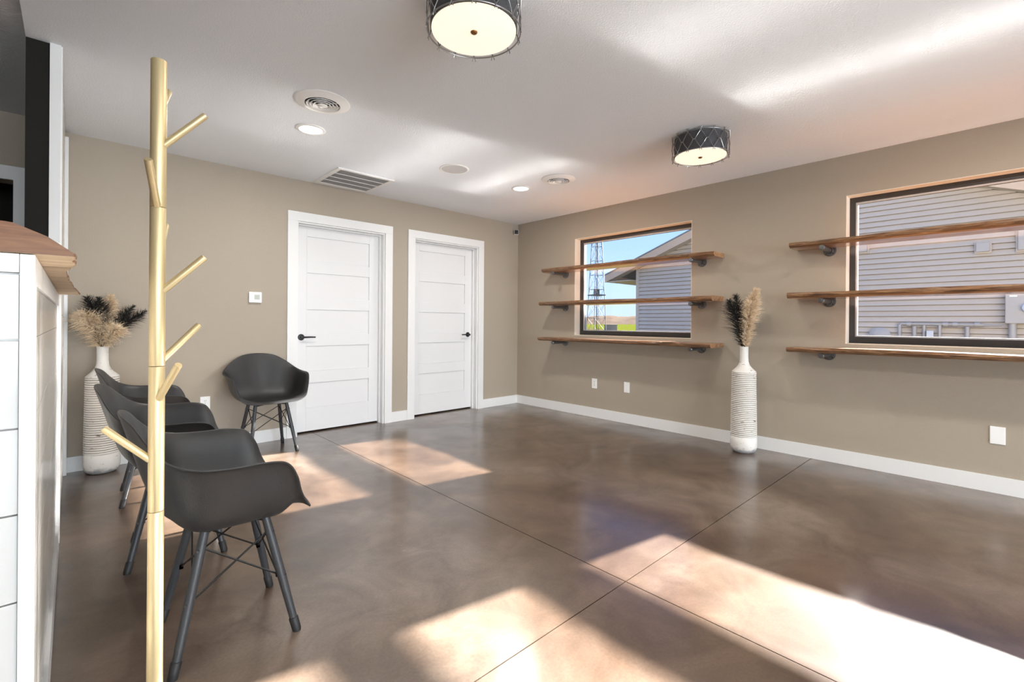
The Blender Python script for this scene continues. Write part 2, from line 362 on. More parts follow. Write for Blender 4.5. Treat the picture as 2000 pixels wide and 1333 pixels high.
    struct(MB().box(-bt, 0, YS, -bt, 0, bh, .0015).build('baseboard_east', M['white']), 'long white baseboard under the windows', 'baseboard')
    return D
DOORS = build_shell()

# ------------------------------------------------------------------ doors
def build_door(idx, a, b, handle_left, label):
    r = sempty('door_%d' % idx, label, 'door', ((a+b)/2, 0, 0)); hw = (b-a)/2
    cw, zt = .0865, 2.05
    for s in (-1, 1):
        MB().box(min(s*hw, s*(hw+cw)), max(s*hw, s*(hw+cw)), -.019, 0, 0, zt, .0015).build('casing_side', M['white'], r)
        MB().box(min(s*hw, s*(hw-.014)), max(s*hw, s*(hw-.014)), 0, .14, 0, zt-.014).build('jamb', M['white'], r)
        MB().box(min(s*(hw-.014), s*(hw-.026)), max(s*(hw-.014), s*(hw-.026)), .062, .099, 0, zt-.014).build('door_stop', M['white'], r)
    MB().box(-hw-cw, hw+cw, -.019, 0, zt, zt+cw, .0015).build('casing_head', M['white'], r)
    MB().box(-hw, hw, 0, .14, zt-.014, zt).build('jamb_head', M['white'], r)
    MB().box(-hw+.026, hw-.026, .062, .099, zt-.026, zt-.014).build('door_stop', M['white'], r)
    lw = hw-.016; z0, z1 = .016, zt-.017
    leaf = MB().box(-lw, lw, .112, .136, z0, z1).build('leaf', M['door'], r)
    sw = .112
    for s in (-1, 1): MB().box(min(s*lw, s*(lw-sw)), max(s*lw, s*(lw-sw)), .1, .112, z0, z1, .0012).build('stile', M['door'], leaf)
    tops = [1.932, 1.576, 1.214, .853, .490]; ph = .247
    zs = [z1]
    for t in tops: zs += [t, t-ph]
    zs.append(z0)
    for i in range(0, len(zs), 2): MB().box(-lw+sw, lw-sw, .1, .112, zs[i+1], zs[i], .0012).build('rail', M['door'], leaf)
    for t in tops: MB().box(-lw+sw+.004, lw-sw-.004, .1095, .112, t-ph+.004, t-.004).build('panel', M['door'], leaf)
    s = -1 if handle_left else 1
    hx = s*(lw-.062)
    h = MB().lathe([(0, 0), (.031, 0), (.031, -.004), (.027, -.010), (.013, -.012), (.012, -.045), (0, -.046)], 28)
    for v in h.bm.verts: v.co = (v.co.x, v.co.z, v.co.y)
    ho = h.build('handle', M['black'], leaf, 40, loc=(hx, .1, .942))
    MB().tube([(0, -.040, 0), (-s*.03, -.046, 0), (-s*.075, -.047, .001), (-s*.122, -.046, .0)], [.0095, .0085, .0075, .007], 10).build('lever', M['black'], ho, 60)
build_door(1, *DOORS[0], True, 'white five-panel door with lever handle beside the lone chair')
build_door(2, *DOORS[1], False, 'white five-panel door nearer the room corner')

# ------------------------------------------------------------------ shelves and pipe brackets
def build_shelf(y0, y1, z0, th, depth, label, group, seed):
    rnd = random.Random(seed); n = 70; ph = [rnd.uniform(0, 6.28) for _ in range(8)]
    root = thing('live_edge_shelf', label, 'shelf', (0, (y0+y1)/2, z0), 0, group)
    L = abs(y1-y0)/2
    vs, fs, k = [], [], 7
    def wob(y): return .007*math.sin(3.1*y+ph[0])+.004*math.sin(8.3*y+ph[1])+.0025*math.sin(21*y+ph[2])+.0015*math.sin(47*y+ph[3])
    edge_v, edge_f = [], []
    for i in range(n+1):
        y = -L+2*L*i/n; f = -depth-wob(y); tz = th+.003*math.sin(4.3*y+ph[4])
        up = .006+.004*math.sin(11*y+ph[5]); lo = .016+.006*math.sin(6*y+ph[6])
        ring = [(-.002, y, 0), (f+lo+.012, y, 0), (f+.006, y, tz*.28), (f, y, tz*.62), (f+up, y, tz-.003), (f+up+.006, y, tz), (-.002, y, tz)]
        vs += ring
        if i: b = i*k; fs += [(b-k+j, b-k+(j+1) % k, b+(j+1) % k, b+j) for j in (0, 5, 6)]
    fs += [list(range(k)), list(range(n*k, n*k+k))[::-1]]
    # plank faces 1..4 are the bark edge: a part of its own in a darker tone
    o = MB().verts_faces(vs, fs).build('plank', M['shelf'], root, 30)
    ef = [((i-1)*k+j, (i-1)*k+j+1, i*k+j+1, i*k+j) for i in range(1, n+1) for j in (1, 2, 3, 4)]
    used = sorted({q for f in ef for q in f}); mp = {q: i for i, q in enumerate(used)}
    MB().verts_faces([vs[q] for q in used], [[mp[q] for q in f] for f in ef]).build('bark_edge', M['bark'], o, 45)
    return root
BR = []
def build_bracket(y, z_under, label, group, depth=.245):
    """black-iron pipe stub with a floor flange on the wall; origin on the wall, pipe axis 15 mm + r under the plank"""
    r = .0205; root = thing('pipe_bracket', label, 'bracket', (0, y, z_under-r-.0005), 0, group)
    if BR:
        for ch in BR[0].children: dup(ch, root)
        return
    def ax(mb):
        for v in mb.bm.verts: v.co = (-v.co.z, v.co.x, v.co.y)
        return mb
    fl = ax(MB().lathe([(0, 0), (.046, 0), (.046, .006), (.042, .008), (.026, .010), (.023, .024), (0, .024)], 32)).build('flange', M['pipe'], root, 35)
    for k in range(4):
        a = PI/4+k*PI/2
        ax(MB().lathe([(0, .0125), (.0042, .0122), (.0052, .0085), (0, .0075)], 10)).build('screw', M['slot'], fl, loc=(0, .034*math.cos(a), .034*math.sin(a)), smooth=40)
    # axis sits a little lower at the flange than the plank so the flange clears the underside
    ax(MB().lathe([(0, .02), (r-.0035, .02), (r-.0035, depth-.02), (0, depth-.02)], 20)).build('pipe', M['pipe'], root, 40)
    ax(MB().lathe([(0, depth-.03), (r, depth-.03), (r, depth-.004), (r-.003, depth), (0, depth+.002)], 24)).build('end_cap', M['pipe'], root, 35)
    BR.append(root)
ZS = ((1.718, .044, .235), (1.309, .046, .280), (.882, .040, .280))
NM = ('top', 'middle', 'bottom')
for w, (a, b) in enumerate(((-2.790, -.655), (-5.52, -3.400))):
    wn = ('the window showing the lattice tower', 'the window facing only the sided house')[w]
    for i, (z, th, dp) in enumerate(ZS):
        build_shelf(a, b, z, th, dp, '%s brown live-edge wood shelf of three across %s' % (NM[i], wn), 'live-edge shelves', w*10+i+3)
        if w == 0:
            build_bracket(-.86, z, 'gunmetal pipe bracket by the room corner under the %s shelf at the tower window' % NM[i], 'pipe shelf brackets')
            build_bracket(-2.58, z, 'gunmetal pipe bracket toward the tall vase under the %s shelf at the tower window' % NM[i], 'pipe shelf brackets')
        else:
            build_bracket(-3.63, z, 'gunmetal pipe bracket under the %s shelf at the sided-house window' % NM[i], 'pipe shelf brackets')

# ------------------------------------------------------------------ armchairs
def make_chair():
    root = thing('shell_armchair', 'x', 'chair', (0, 0, 0), 0, 'charcoal shell armchairs')
    # local frame: +x forward, +y to the sitter's left
    half = [(.238, 0, .428), (.236, .10, .430), (.222, .19, .436), (.198, .245, .462), (.168, .272, .520), (.148, .288, .585), (.112, .300, .637), (.045, .309, .652),
            (-.05, .312, .653), (-.14, .305, .662), (-.205, .278, .690), (-.248, .225, .738), (-.280, .150, .786), (-.304, .075, .806), (-.311, 0, .811)]
    hc = catmull(half, 5)
    rim = hc + [Vector((p.x, -p.y, p.z)) for p in hc[-2:0:-1]]
    n = len(rim); c = Vector((-.02, 0, .418))
    side = [(0, 0), (.18, .0), (.36, .003), (.52, .02), (.64, .07), (.735, .17), (.80, .32), (.845, .50), (.88, .68), (.915, .84), (.95, .94), (.98, .985), (1, 1)]
    back = [(0, 0), (.16, .0), (.31, .01), (.44, .03), (.55, .075), (.635, .15), (.70, .25), (.755, .37), (.81, .51), (.865, .66), (.92, .81), (.965, .93), (1, 1)]
    front = [(0, 0), (.2, -.3), (.4, .2), (.55, .9), (.66, 1.5), (.75, 1.9), (.82, 2.1), (.87, 2.1), (.91, 1.95), (.945, 1.7), (.97, 1.4), (.988, 1.15), (1, 1)]
    vs = [tuple(c)]; fs = []; m = len(side)
    for j in range(1, m):
        for i, p in enumerate(rim):
            bw = smooth01(-.14, -.30, p.x) if p.x < 0 else 0
            fwt = smooth01(.16, .235, p.x)
            h = side[j][0]*(1-bw-fwt)+back[j][0]*bw+front[j][0]*fwt
            g = side[j][1]*(1-bw-fwt)+back[j][1]*bw
            z = c.z+(p.z-c.z)*(g+(front[j][1] if fwt > 0 else 0)*fwt*.8 + (fwt*.2*h if fwt > 0 else 0))
            vs.append((c.x+(p.x-c.x)*h, c.y+(p.y-c.y)*h, z))
    for i in range(n): fs.append((0, 1+i, 1+(i+1) % n))
    for j in range(m-2):
        for i in range(n): fs.append((1+j*n+i, 1+(j+1)*n+i, 1+(j+1)*n+(i+1) % n, 1+j*n+(i+1) % n))
    sh = MB().verts_faces(vs, fs).build('seat_shell', M['chair'], root, 180)
    sm = sh.modifiers.new('thick', 'SOLIDIFY'); sm.thickness = .006; sm.offset = 0
    ss = sh.modifiers.new('sub', 'SUBSURF'); ss.levels = 1; ss.render_levels = 1
    tops, feet = [], []
    for sx in (-1, 1):
        for sy in (-1, 1): tops.append(Vector((sx*.092, sy*.120, .404))); feet.append(Vector((sx*.180, sy*.181, 0)))
    for t, f in zip(tops, feet):
        d = (f-t).normalized()
        lg = MB().tube([t+d*-.004, t+d*.05, t+d*.22, f-d*.045], [.0135, .0145, .0145, .0125], 14).build('leg', M['leg'], root, 50)
        fp = Vector((f.x, f.y, .0)); e = f-d*.050
        MB().tube([e, e+d*.003, Vector((f.x, f.y, .004)), Vector((f.x, f.y, 0.0))], [.013, .0155, .0145, .0135], 14).build('foot_cap', M['cap'], lg, 50)
        for q in (.12, .50):
            p = t.lerp(f, q); o = Vector((p.x, p.y, 0)).normalized()
            MB().tube([p+o*.011, p+o*.0165], .0048, 8).build('bolt', M['pipe'], lg, 40)
    # steel cross under the shell and the crossed brace rods
    mb = MB()
    for a, b in ((0, 3), (1, 2)): mb.tube([tops[a]+Vector((0, 0, -.004)), tops[b]+Vector((0, 0, -.004))], .007, 8)
    mb.build('seat_mount', M['wire'], root, 50)
    for a, b in ((0, 1), (1, 3), (3, 2), (2, 0)):
        for s, e in ((a, b), (b, a)):
            p = tops[s].lerp(feet[s], .12); q = tops[e].lerp(feet[e], .50)
            pi, qi = p*.94, q*.93; pi.z, qi.z = p.z, q.z
            MB().tube([pi, qi], .0032, 6).build('brace_rod', M['wire'], root, 60)
            MB().box(qi.x-.006, qi.x+.006, qi.y-.006, qi.y+.006, qi.z-.008, qi.z+.008).build('brace_clip', M['wire'], root)
    return root
ch = make_chair()
CH = [(-4.030, -2.707, -2, 'charcoal shell armchair facing the open floor, right beside the gold coat rack'),
      (-4.065, -1.862, -8, 'charcoal shell armchair in the middle of the row of three along the counter'),
      (-4.040, -.915, -4, 'charcoal shell armchair in the row along the counter, nearest the tall white vase there'),
      (-3.240, -.327, -89, 'lone charcoal shell armchair with its back to the wall beside a white door')]
for i, (x, y, a, lab) in enumerate(CH):
    o = ch if i == 0 else dup(ch)
    o.location = (x, y, .0); o.rotation_euler = (0, 0, math.radians(a)); o['label'] = lab

# ------------------------------------------------------------------ coat rack
def build_rack():
    root = thing('coat_rack', 'tall satin gold metal coat rack with angled pegs standing by the counter', 'coat rack', (-4.289, -3.157, 0))
    MB().lathe([(0, 0), (.165, 0), (.168, .004), (.165, .010), (.03, .016), (.022, .03), (0, .03)], 48).build('base', M['gold'], root, 40)
    for a, b in ((.028, .62), (.6215, .985), (.9865, 1.385), (1.3865, 1.757)):
        MB().lathe([(0, a), (.0166, a), (.0171, a+.0012), (.0171, b-.0012), (.0166, b), (0, b)], 32).build('pole_section', M['gold'], root, 30)
    R_ = Vector((.73, -.684, 0)); F_ = Vector((.684, .73, 0))
    pegs = [(1.551, .097, .033), (1.394, .041, -.082), (1.641, -.043, .090), (1.183, .097, .033), (1.277, -.047, .090), (1.006, .042, .090), (.911, .091, -.050), (.757, -.085, -.055)]
    for z, a, b in pegs:
        d = (R_*a+F_*b).normalized()
        p = Vector((0, 0, z-.006))+d*.012; q = Vector((0, 0, z+.083))+d*.1025
        MB().tube([p, q-(q-p)*.03, q], [.0086, .0086, .0076], 14).build('peg', M['gold'], root, 40)
build_rack()

# ------------------------------------------------------------------ tall vases with plumes
def make_vase(label, x, y):
    root = thing('floor_vase', label, 'vase', (x, y, 0), 0, 'tall ribbed white floor vases')
    body = [(0, 0), (.070, 0), (.082, .006), (.096, .022), (.104, .045), (.106, .075), (.105, .135)]
    z = .140
    nr = 34; zt = .685
    for i in range(nr):
        a = z+(zt-z)*i/nr; h = (zt-z)/nr; r = .1035-.008*i/nr
        body += [(r-.006, a+h*.05), (r, a+h*.26), (r+.0016, a+h*.5), (r, a+h*.74), (r-.006, a+h*.95)]
    body += [(.0965, .688), (.094, .694), (.080, .708), (.060, .728), (.045, .750), (.0365, .775), (.0335, .81), (.0335, .895), (.0350, .903), (.0335, .906), (.030, .903), (.030, .80), (0, .80)]
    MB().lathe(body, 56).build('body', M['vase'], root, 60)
    return root
make_vase('tall ribbed white vase standing under the shelves between the two windows', -.215, -3.055)
make_vase('tall ribbed white vase in the corner behind the row of chairs', -4.288, -.135)
def make_plume(base, tip, width, cream, seed, n, lab, bend=.06, droop=0.0):
    rnd = random.Random(seed); base, tip = Vector(base), Vector(tip)
    root = thing('feather_plume', lab, 'plume', base, 0, 'dried plumes in the tall vases')
    d = tip-base; L = d.length; t = d.normalized(); sd = t.cross(Vector((0, 0, 1)));
    sd = Vector((1, 0, 0)) if sd.length < .05 else sd.normalized(); ot = sd.cross(t).normalized()
    out = Vector((t.x, t.y, 0))
    def P(s): return d*s+ot*(math.sin(s*PI)*bend)+out*(-.0)+Vector((0, 0, -droop*s*s))
    MB().tube([Vector((0, 0, -.08))-t*.0]+[P(s/8) for s in range(9)], [.002]*5+[.0016]*5, 5).build('stem', M['stem' if cream else 'blackplume'], root, 60)
    vs, fs = [], []; n = int(n*2.0); width *= 1.28
    for i in range(n):
        s = rnd.uniform(.015, 1.0)**(.9); p = P(s); tg = (P(min(s+.02, 1.02))-P(s-.02)).normalized()
        a = rnd.uniform(0, 2*PI); w = sd*math.cos(a)+ot*math.sin(a)
        prof = math.sin(min(1, s*1.25+.30)*PI*.5)*(1-.72*smooth01(.62, 1.02, s))
        ln = width*prof*rnd.uniform(.55, 1.15)
        up = rnd.uniform(.45, .95) if not cream else rnd.uniform(.45, .95)
        k = (tg*up+w*(1.1-.45*up)).normalized(); g = Vector((0, 0, -1))*(.22 if cream else .10)*rnd.uniform(.4, 1.4)
        q1 = p+k*ln*.5; q2 = p+k*ln+g*ln
        wd = k.cross(Vector((rnd.uniform(-1, 1), rnd.uniform(-1, 1), rnd.uniform(-1, 1)))).normalized()*(.0018 if cream else .0013)
        b = len(vs); vs += [p-wd, p+wd, q1+wd*.9, q1-wd*.9, q2]; fs += [(b, b+1, b+2, b+3), (b+3, b+2, b+4)]
        if cream:                                   # secondary fluff along each barb
            for _ in range(3):
                u = rnd.uniform(.3, 1); pp = p.lerp(q2, u); dd = Vector((rnd.gauss(0, 1), rnd.gauss(0, 1), rnd.gauss(0, .8))).normalized()
                b = len(vs); vs += [pp-wd*.5, pp+wd*.5, pp+dd*rnd.uniform(.008, .020)]; fs.append((b, b+1, b+2))
    me = MB(); me.verts_faces(vs, fs)
    f = me.build('feather_barbs', M['cream' if cream else 'blackplume'], root); f['kind'] = 'stuff'
BW = 'between the two windows'; BC = 'behind the row of chairs'
vR, vL = Vector((-.215, -3.055, .895)), Vector((-4.288, -.135, .895))
RX = Vector((.73, -.684, 0)); FX = Vector((.684, .73, 0))     # picture-plane directions, used to lean each plume
def pr(v, a, h, f=0): return v+RX*a+FX*f+Vector((0, 0, h))
make_plume(vR+Vector((-.012, -.016, 0)), pr(vR, .050, .50, -.10), .095, True, 1, 1100, 'cream pampas plume upright in the vase '+BW, .02)
make_plume(vR+Vector((-.012, .010, 0)), pr(vR, -.125, .41, .02), .130, False, 2, 460, 'black feather plume leaning toward the tower window in the vase '+BW, .02)
make_plume(vR+Vector((-.004, .014, 0)), pr(vR, -.045, .46, .07), .115, False, 3, 420, 'black feather plume upright behind the cream one in the vase '+BW, .02)
make_plume(vR+Vector((.016, .004, 0)), pr(vR, .100, .36, .07), .090, False, 4, 300, 'shorter black feather plume leaning toward the sided-house window in the vase '+BW, .015)
R2 = Vector((.995, .03, 0)); F2 = Vector((.03, .995, 0))
def pq(v, a, h, f=0): return v+R2*a+F2*f+Vector((0, 0, h))
make_plume(vL+Vector((-.012, -.008, 0)), pq(vL, -.125, .27, -.09), .110, True, 5, 900, 'thick cream pampas plume leaning toward the counter in the vase '+BC, .03, .02)
make_plume(vL+Vector((.000, .010, 0)), pq(vL, .045, .38, .03), .085, True, 6, 700, 'cream pampas plume standing highest in the vase '+BC, .01)
make_plume(vL+Vector((.010, -.010, 0)), pq(vL, .085, .20, -.10), .095, True, 7, 520, 'small drooping cream pampas plume in the vase '+BC, .01, .05)
make_plume(vL+Vector((-.006, -.012, 0)), pq(vL, -.085, .36, -.06), .11, False, 8, 380, 'black feather plume leaning toward the counter in the vase '+BC, .02)
make_plume(vL+Vector((.000, -.014, 0)), pq(vL, -.025, .36, -.02), .10, False, 9, 380, 'black feather plume standing upright in the vase '+BC, .01)
make_plume(vL+Vector((.014, .002, 0)), pq(vL, .245, .27, -.03), .085, False, 10, 320, 'long black feather plume reaching toward the coat rack, vase '+BC, .03)
make_plume(vL+Vector((.013, .008, 0)), pq(vL, .175, .31, .02), .080, False, 11, 300, 'shorter black plume beside the long reaching one, vase '+BC, .02)

# ------------------------------------------------------------------ reception counter
def build_counter():
    root = thing('reception_counter', 'white shiplap reception counter with corner posts below the wooden slab', 'counter', (-4.5, -2.4, 0))
    O = Vector((-4.5, -2.4, 0)); zt = 1.221
    def B(name, m, x0, x1, y0, y1, z0, z1, bev=.001, par=root): return MB().box(x0-O.x, x1-O.x, y0-O.y, y1-O.y, z0, z1, bev).build(name, m, par)
    yn, yf, xf = -3.400, -1.450, -4.495
    core = B('core', M['gwhite'], -4.62, -4.512, yn+.02, yf, 0, zt-.002, 0)
    B('core', M['gwhite'], -5.60, -4.62, yn+.02, yn+.13, 0, zt-.002, 0)
    # near corner post, far post, rails on the chair side
    B('corner_post', M['white'], xf-.020, xf, yn, yn+.012, 0, zt)
    B('corner_post', M['white'], xf-.017, xf, yn+.0125, yn+.055, 0, zt)
    B('corner_post', M['white'], xf-.017, xf, yf-.07, yf, 0, zt)
    B('top_rail', M['white'], xf-.017, xf, yn+.056, yf-.071, zt-.055, zt)
    B('base_rail', M['white'], xf-.017, xf+.006, yn+.056, yf-.071, 0, .115)
    lines = [1.186, 1.064, .902, .745, .585, .425, .265, .105, 0]
    for a, b in zip(lines[1:-1]+[.115], lines[1:]): pass
    zz = zt-.056
    for b in lines[1:-1]:
        lo = max(b, .1165)
        if zz-lo > .02: B('shiplap_board', M['gwhite'], xf-.017, xf-.005, yn+.056, yf-.071, lo+.0015, zz)
        zz = lo
    # end facing the viewer: boards with narrow shadow gaps
    B('top_rail', M['white'], -5.60, xf-.0205, yn, yn+.018, 1.187, zt)
    zz = 1.185
    for b in lines[1:]:
        B('shiplap_board', M['gwhite'], -5.60, xf-.0205, yn+.006, yn+.019, b+.0015, zz-.0015); zz = b
    return root
build_counter()
def build_slab():
    # live-edge slab on the counter: wavy overhang, tapered bark side
    prof = [(-3.405, -4.444), (-3.349, -4.441), (-3.30, -4.445), (-3.217, -4.440), (-3.15, -4.446), (-3.05, -4.453), (-2.93, -4.4565), (-2.80, -4.457), (-2.70, -4.4545), (-2.587, -4.4555), (-2.45, -4.450), (-2.25, -4.446), (-2.041, -4.4395), (-1.85, -4.432), (-1.60, -4.424), (-1.457, -4.420)]
    rnd = random.Random(5)
    pts = catmull([(x, y, 0) for y, x in prof], 8)
    n = len(pts); zb, zt = 1.2225, 1.277
    root = thing('counter_slab', 'varnished brown live-edge wooden slab topping the white counter', 'countertop', (-4.6, -2.4, zb)); O = Vector((-4.6, -2.4, zb))
    vs = []; 
    for i, p in enumerate(pts):
        x = p.x+rnd.uniform(-.0022, .0022); y = p.y
        in_ = -.080-.012*math.sin(i*.35)
        vs += [(-4.66, y, zb), (x, y, zb), (x+.0008, y, zb+.006), (x+in_*.45, y, zb+.034), (x+in_, y, zt-.001), (x+in_-.012, y, zt), (-4.66, y, zt)]
    vs = [tuple(Vector(v)-O) for v in vs]; k = 7
    top = [((i-1)*k+j, (i-1)*k+j+1, i*k+j+1, i*k+j) for i in range(1, n) for j in (1, 2, 3, 4, 5)]
    top += [((i-1)*k+6, (i-1)*k, i*k, i*k+6) for i in range(1, n)]+[list(range(k)), list(range((n-1)*k, n*k))[::-1]]
    o = MB().verts_faces(vs, top).build('slab_body', M['slab'], root, 25)
    u = [q for i in range(n) for q in (vs[i*k], vs[i*k+1])]
    MB().verts_faces([(a, b, c) for a, b, c in u], [(2*i-2, 2*i-1, 2*i+1, 2*i) for i in range(1, n)]).build('raw_underside', M['raw'], root)
    MB().box(-5.6-O.x, -4.6605-O.x, -3.405-O.y, -3.0-O.y, 0, zt-zb, .002).build('slab_return', M['slab'], root)
build_slab()

# ------------------------------------------------------------------ ceiling fixtures
def make_drum(label, x, y, watts):
    root = thing('drum_light', label, 'ceiling light', (x, y, H), 0, 'caged drum ceiling lights')
    R, zb = .176, -.150
    MB().lathe([(0, -.001), (.06, -.001), (.06, -.012), (.02, -.014), (0, -.014)], 32).build('canopy', M['cage'], root, 40)
    MB().lathe([(R-.003, zb+.006), (R, zb+.006), (R, -.018), (R-.003, -.018), (R-.003, zb+.006)], 64).build('drum_shade', M['shade'], root, 40)
    MB().lathe([(0, -.0175), (R-.004, -.0175), (R-.004, -.0155), (0, -.0145)], 48).build('top_plate', M['cage'], root, 40)
    df = MB().lathe([(0, zb), (R-.004, zb), (R-.004, zb+.005), (0, zb+.005)], 64).build('diffuser', M['diffuser'], root, 40)
    MB().lathe([(0, zb-.008), (.009, zb-.008), (.014, zb-.004), (.0145, zb-.0005), (0, zb-.0005)], 24).build('finial', M['brass'], df, 50)
    RC = .190
    for z in (-.016, zb): 
        MB().tube([(RC*math.cos(a*PI/32), RC*math.sin(a*PI/32), z) for a in range(65)], .0028, 6).build('cage_ring', M['cage'], root, 60)
    n = 14; dl = 2*PI/n; h0, h1 = -.008, zb-.008
    def at(t, s, dr=0): a = t*dl; return ((RC+dr)*math.cos(a), (RC+dr)*math.sin(a), h0+(h1-h0)*s)
    wire = None
    for k in range(n):
        if wire is None:
            m = MB()
            for sg in (-1, 1):
                m.tube([at(sg*-.09, -.04, .004), at(0, .10, .003*sg), at(sg*.22, .29), at(sg*.40, .47, .001), at(sg*.46, .50, .002), at(sg*.40, .53, .001), at(sg*.22, .71), at(0, .90, .003*sg), at(sg*-.09, 1.04, .004)], .0021, 5)
            m.tube([at(.40, .5), at(.5, .5, .003), at(.60, .5)], .0032, 5)
            wire = m.build('cage_wire', M['cage'], root, 70)
        else:
            c = wire.copy(); COL.objects.link(c); c.parent = root; c.rotation_euler = (0, 0, k*dl)
    for nm, z, w in (('drum_glow_down', zb-.02, watts*.7), ('drum_glow_up', -.03, watts*.3)):
        ld = bpy.data.lights.new(nm, 'AREA'); ld.shape = 'DISK'; ld.size = .32; ld.energy = w; ld.color = (1, .89, .74)
        if nm.endswith('up'): continue
        lo = bpy.data.objects.new(nm, ld); COL.objects.link(lo); lo.location = (0, 0, z); lo.parent = root
make_drum('caged drum ceiling light over the middle of the floor near the chairs', -3.254, -3.123, 8)
make_drum('caged drum ceiling light near the wall between the two windows', -1.189, -3.110, 8)
def make_can(label, x, y, watts, group='recessed ceiling lights'):
    root = thing('recessed_light', label, 'ceiling light', (x, y, H), 0, group)
    MB().lathe([(.074, 0), (.095, 0), (.097, -.003), (.093, -.006), (.076, -.008), (.074, -.004), (.074, 0)], 48).build('trim_ring', M['plastic'], root, 40)
    MB().lathe([(0, -.0045), (.0745, -.0045), (.0745, -.0025), (0, -.0015)], 48).build('lens', M['bulb'], root, 40)
    ld = bpy.data.lights.new('downlight', 'AREA'); ld.shape = 'DISK'; ld.size = .145; ld.energy = watts; ld.color = (1, .96, .90)
    lo = bpy.data.objects.new('downlight', ld); COL.objects.link(lo); lo.location = (0, 0, -.010); lo.parent = root
make_can('glowing round recessed light between the round vent and the square grille', -3.243, -1.285, 15)
make_can('glowing round recessed light nearest the room corner', -1.195, -1.283, 15)
for x in (-3.24, -1.20):  # added lamps behind the viewer, put in for illumination
    for y in (-5.0, -6.8, -8.6): make_can('added round recessed light for fill in the unseen rear ceiling', x, y, 18, 'added rear fill lights')
def make_vent(label, x, y):
    root = thing('round_air_vent', label, 'air vent', (x, y, H), 0, 'round ceiling air vents')
    MB().lathe([(.100, -.0005), (.158, -.0005), (.160, -.004), (.150, -.009), (.128, -.011), (.108, -.020), (.102, -.020), (.100, -.012), (.100, -.0005)], 56).build('flange', M['plastic'], root, 60)
    MB().lathe([(0, -.002), (.1005, -.002), (.1005, -.001), (0, -.001)], 40).build('dark_backing', M['backing'], root)  # ceiling has no hole: flat dark disc stands for the shade inside
    for r in (.083, .064, .046):
        d = -.016-(.1-r)*.12
        MB().lathe([(r, d), (r+.008, d-.006), (r+.009, d-.004), (r-.006, d+.010), (r-.008, d+.009), (r, d)], 48).build('vent_ring', M['plastic'], root, 60)
    MB().lathe([(0, -.032), (.016, -.031), (.030, -.024), (.028, -.020), (0, -.016)], 32).build('vent_cone', M['plastic'], root, 60)
    for k in range(4):
        a = PI/4+k*PI/2; c, s = math.cos(a), math.sin(a)
        MB().tube([(c*.02, s*.02, -.014), (c*.101, s*.101, -.010)], .003, 6).build('vent_spoke', M['plastic'], root)
make_vent('round white stepped air vent on the ceiling beside the glowing light near the chairs', -3.342, -1.752)
make_vent('round white stepped air vent on the ceiling near the window wall', -1.153, -1.740)
def make_speaker():
    root = thing('ceiling_speaker', 'flush round grey-mesh ceiling speaker', 'speaker', (-2.021, -1.294, H))
    MB().lathe([(.112, 0), (.128, 0), (.129, -.003), (.124, -.006), (.112, -.005), (.112, 0)], 56).build('bezel', M['plastic'], root, 50)
    MB().lathe([(0, -.0055), (.08, -.005), (.1125, -.0035), (.1125, -.001), (0, -.001)], 56).build('grille_mesh', M['grey'], root, 50)
make_speaker()
def make_grille():
    x0, x1, y0, y1 = -2.775, -2.235, -.640, -.075
    root = thing('return_air_grille', 'square ceiling return-air grille with grey louvers beside the door wall', 'air vent', ((x0+x1)/2, (y0+y1)/2, H))
    hx, hy, b = (x1-x0)/2, (y1-y0)/2, .035
    for nm, q in (('frame_bar', (-hx, hx, -hy, -hy+b)), ('frame_bar', (-hx, hx, hy-b, hy)), ('frame_bar', (-hx, -hx+b, -hy+b, hy-b)), ('frame_bar', (hx-b, hx, -hy+b, hy-b))):
        MB().box(*q, -.012, -.0005, .002).build(nm, M['plastic'], root)
    MB().box(-hx+b, hx-b, -hy+b, hy-b, -.0015, -.0005).build('dark_backing', M['backing'], root)  # flat dark sheet stands for the shade above the louvers
    L = 2*(hy-b); sec = L/4
    for k in range(4):
        y = -hy+b+k*sec
        if k: MB().box(-hx+b, hx-b, y-.003, y+.003, -.012, -.0015).build('divider', M['plastic'], root)
        m = MB(); n = 14
        for i in range(n):
            yy = y+.005+(sec-.010)*(i+.5)/n
            m.verts_faces([(-hx+b, yy-.005, -.0095), (hx-b, yy-.005, -.0095), (hx-b, yy+.004, -.002), (-hx+b, yy+.004, -.002), (-hx+b, yy-.0042, -.0101), (hx-b, yy-.0042, -.0101), (hx-b, yy+.0048, -.0026), (-hx+b, yy+.0048, -.0026)],
                [(0, 1, 2, 3), (7, 6, 5, 4), (0, 4, 5, 1), (2, 6, 7, 3)])
        m.build('louver_bank', M['louver'], root)
make_grille()

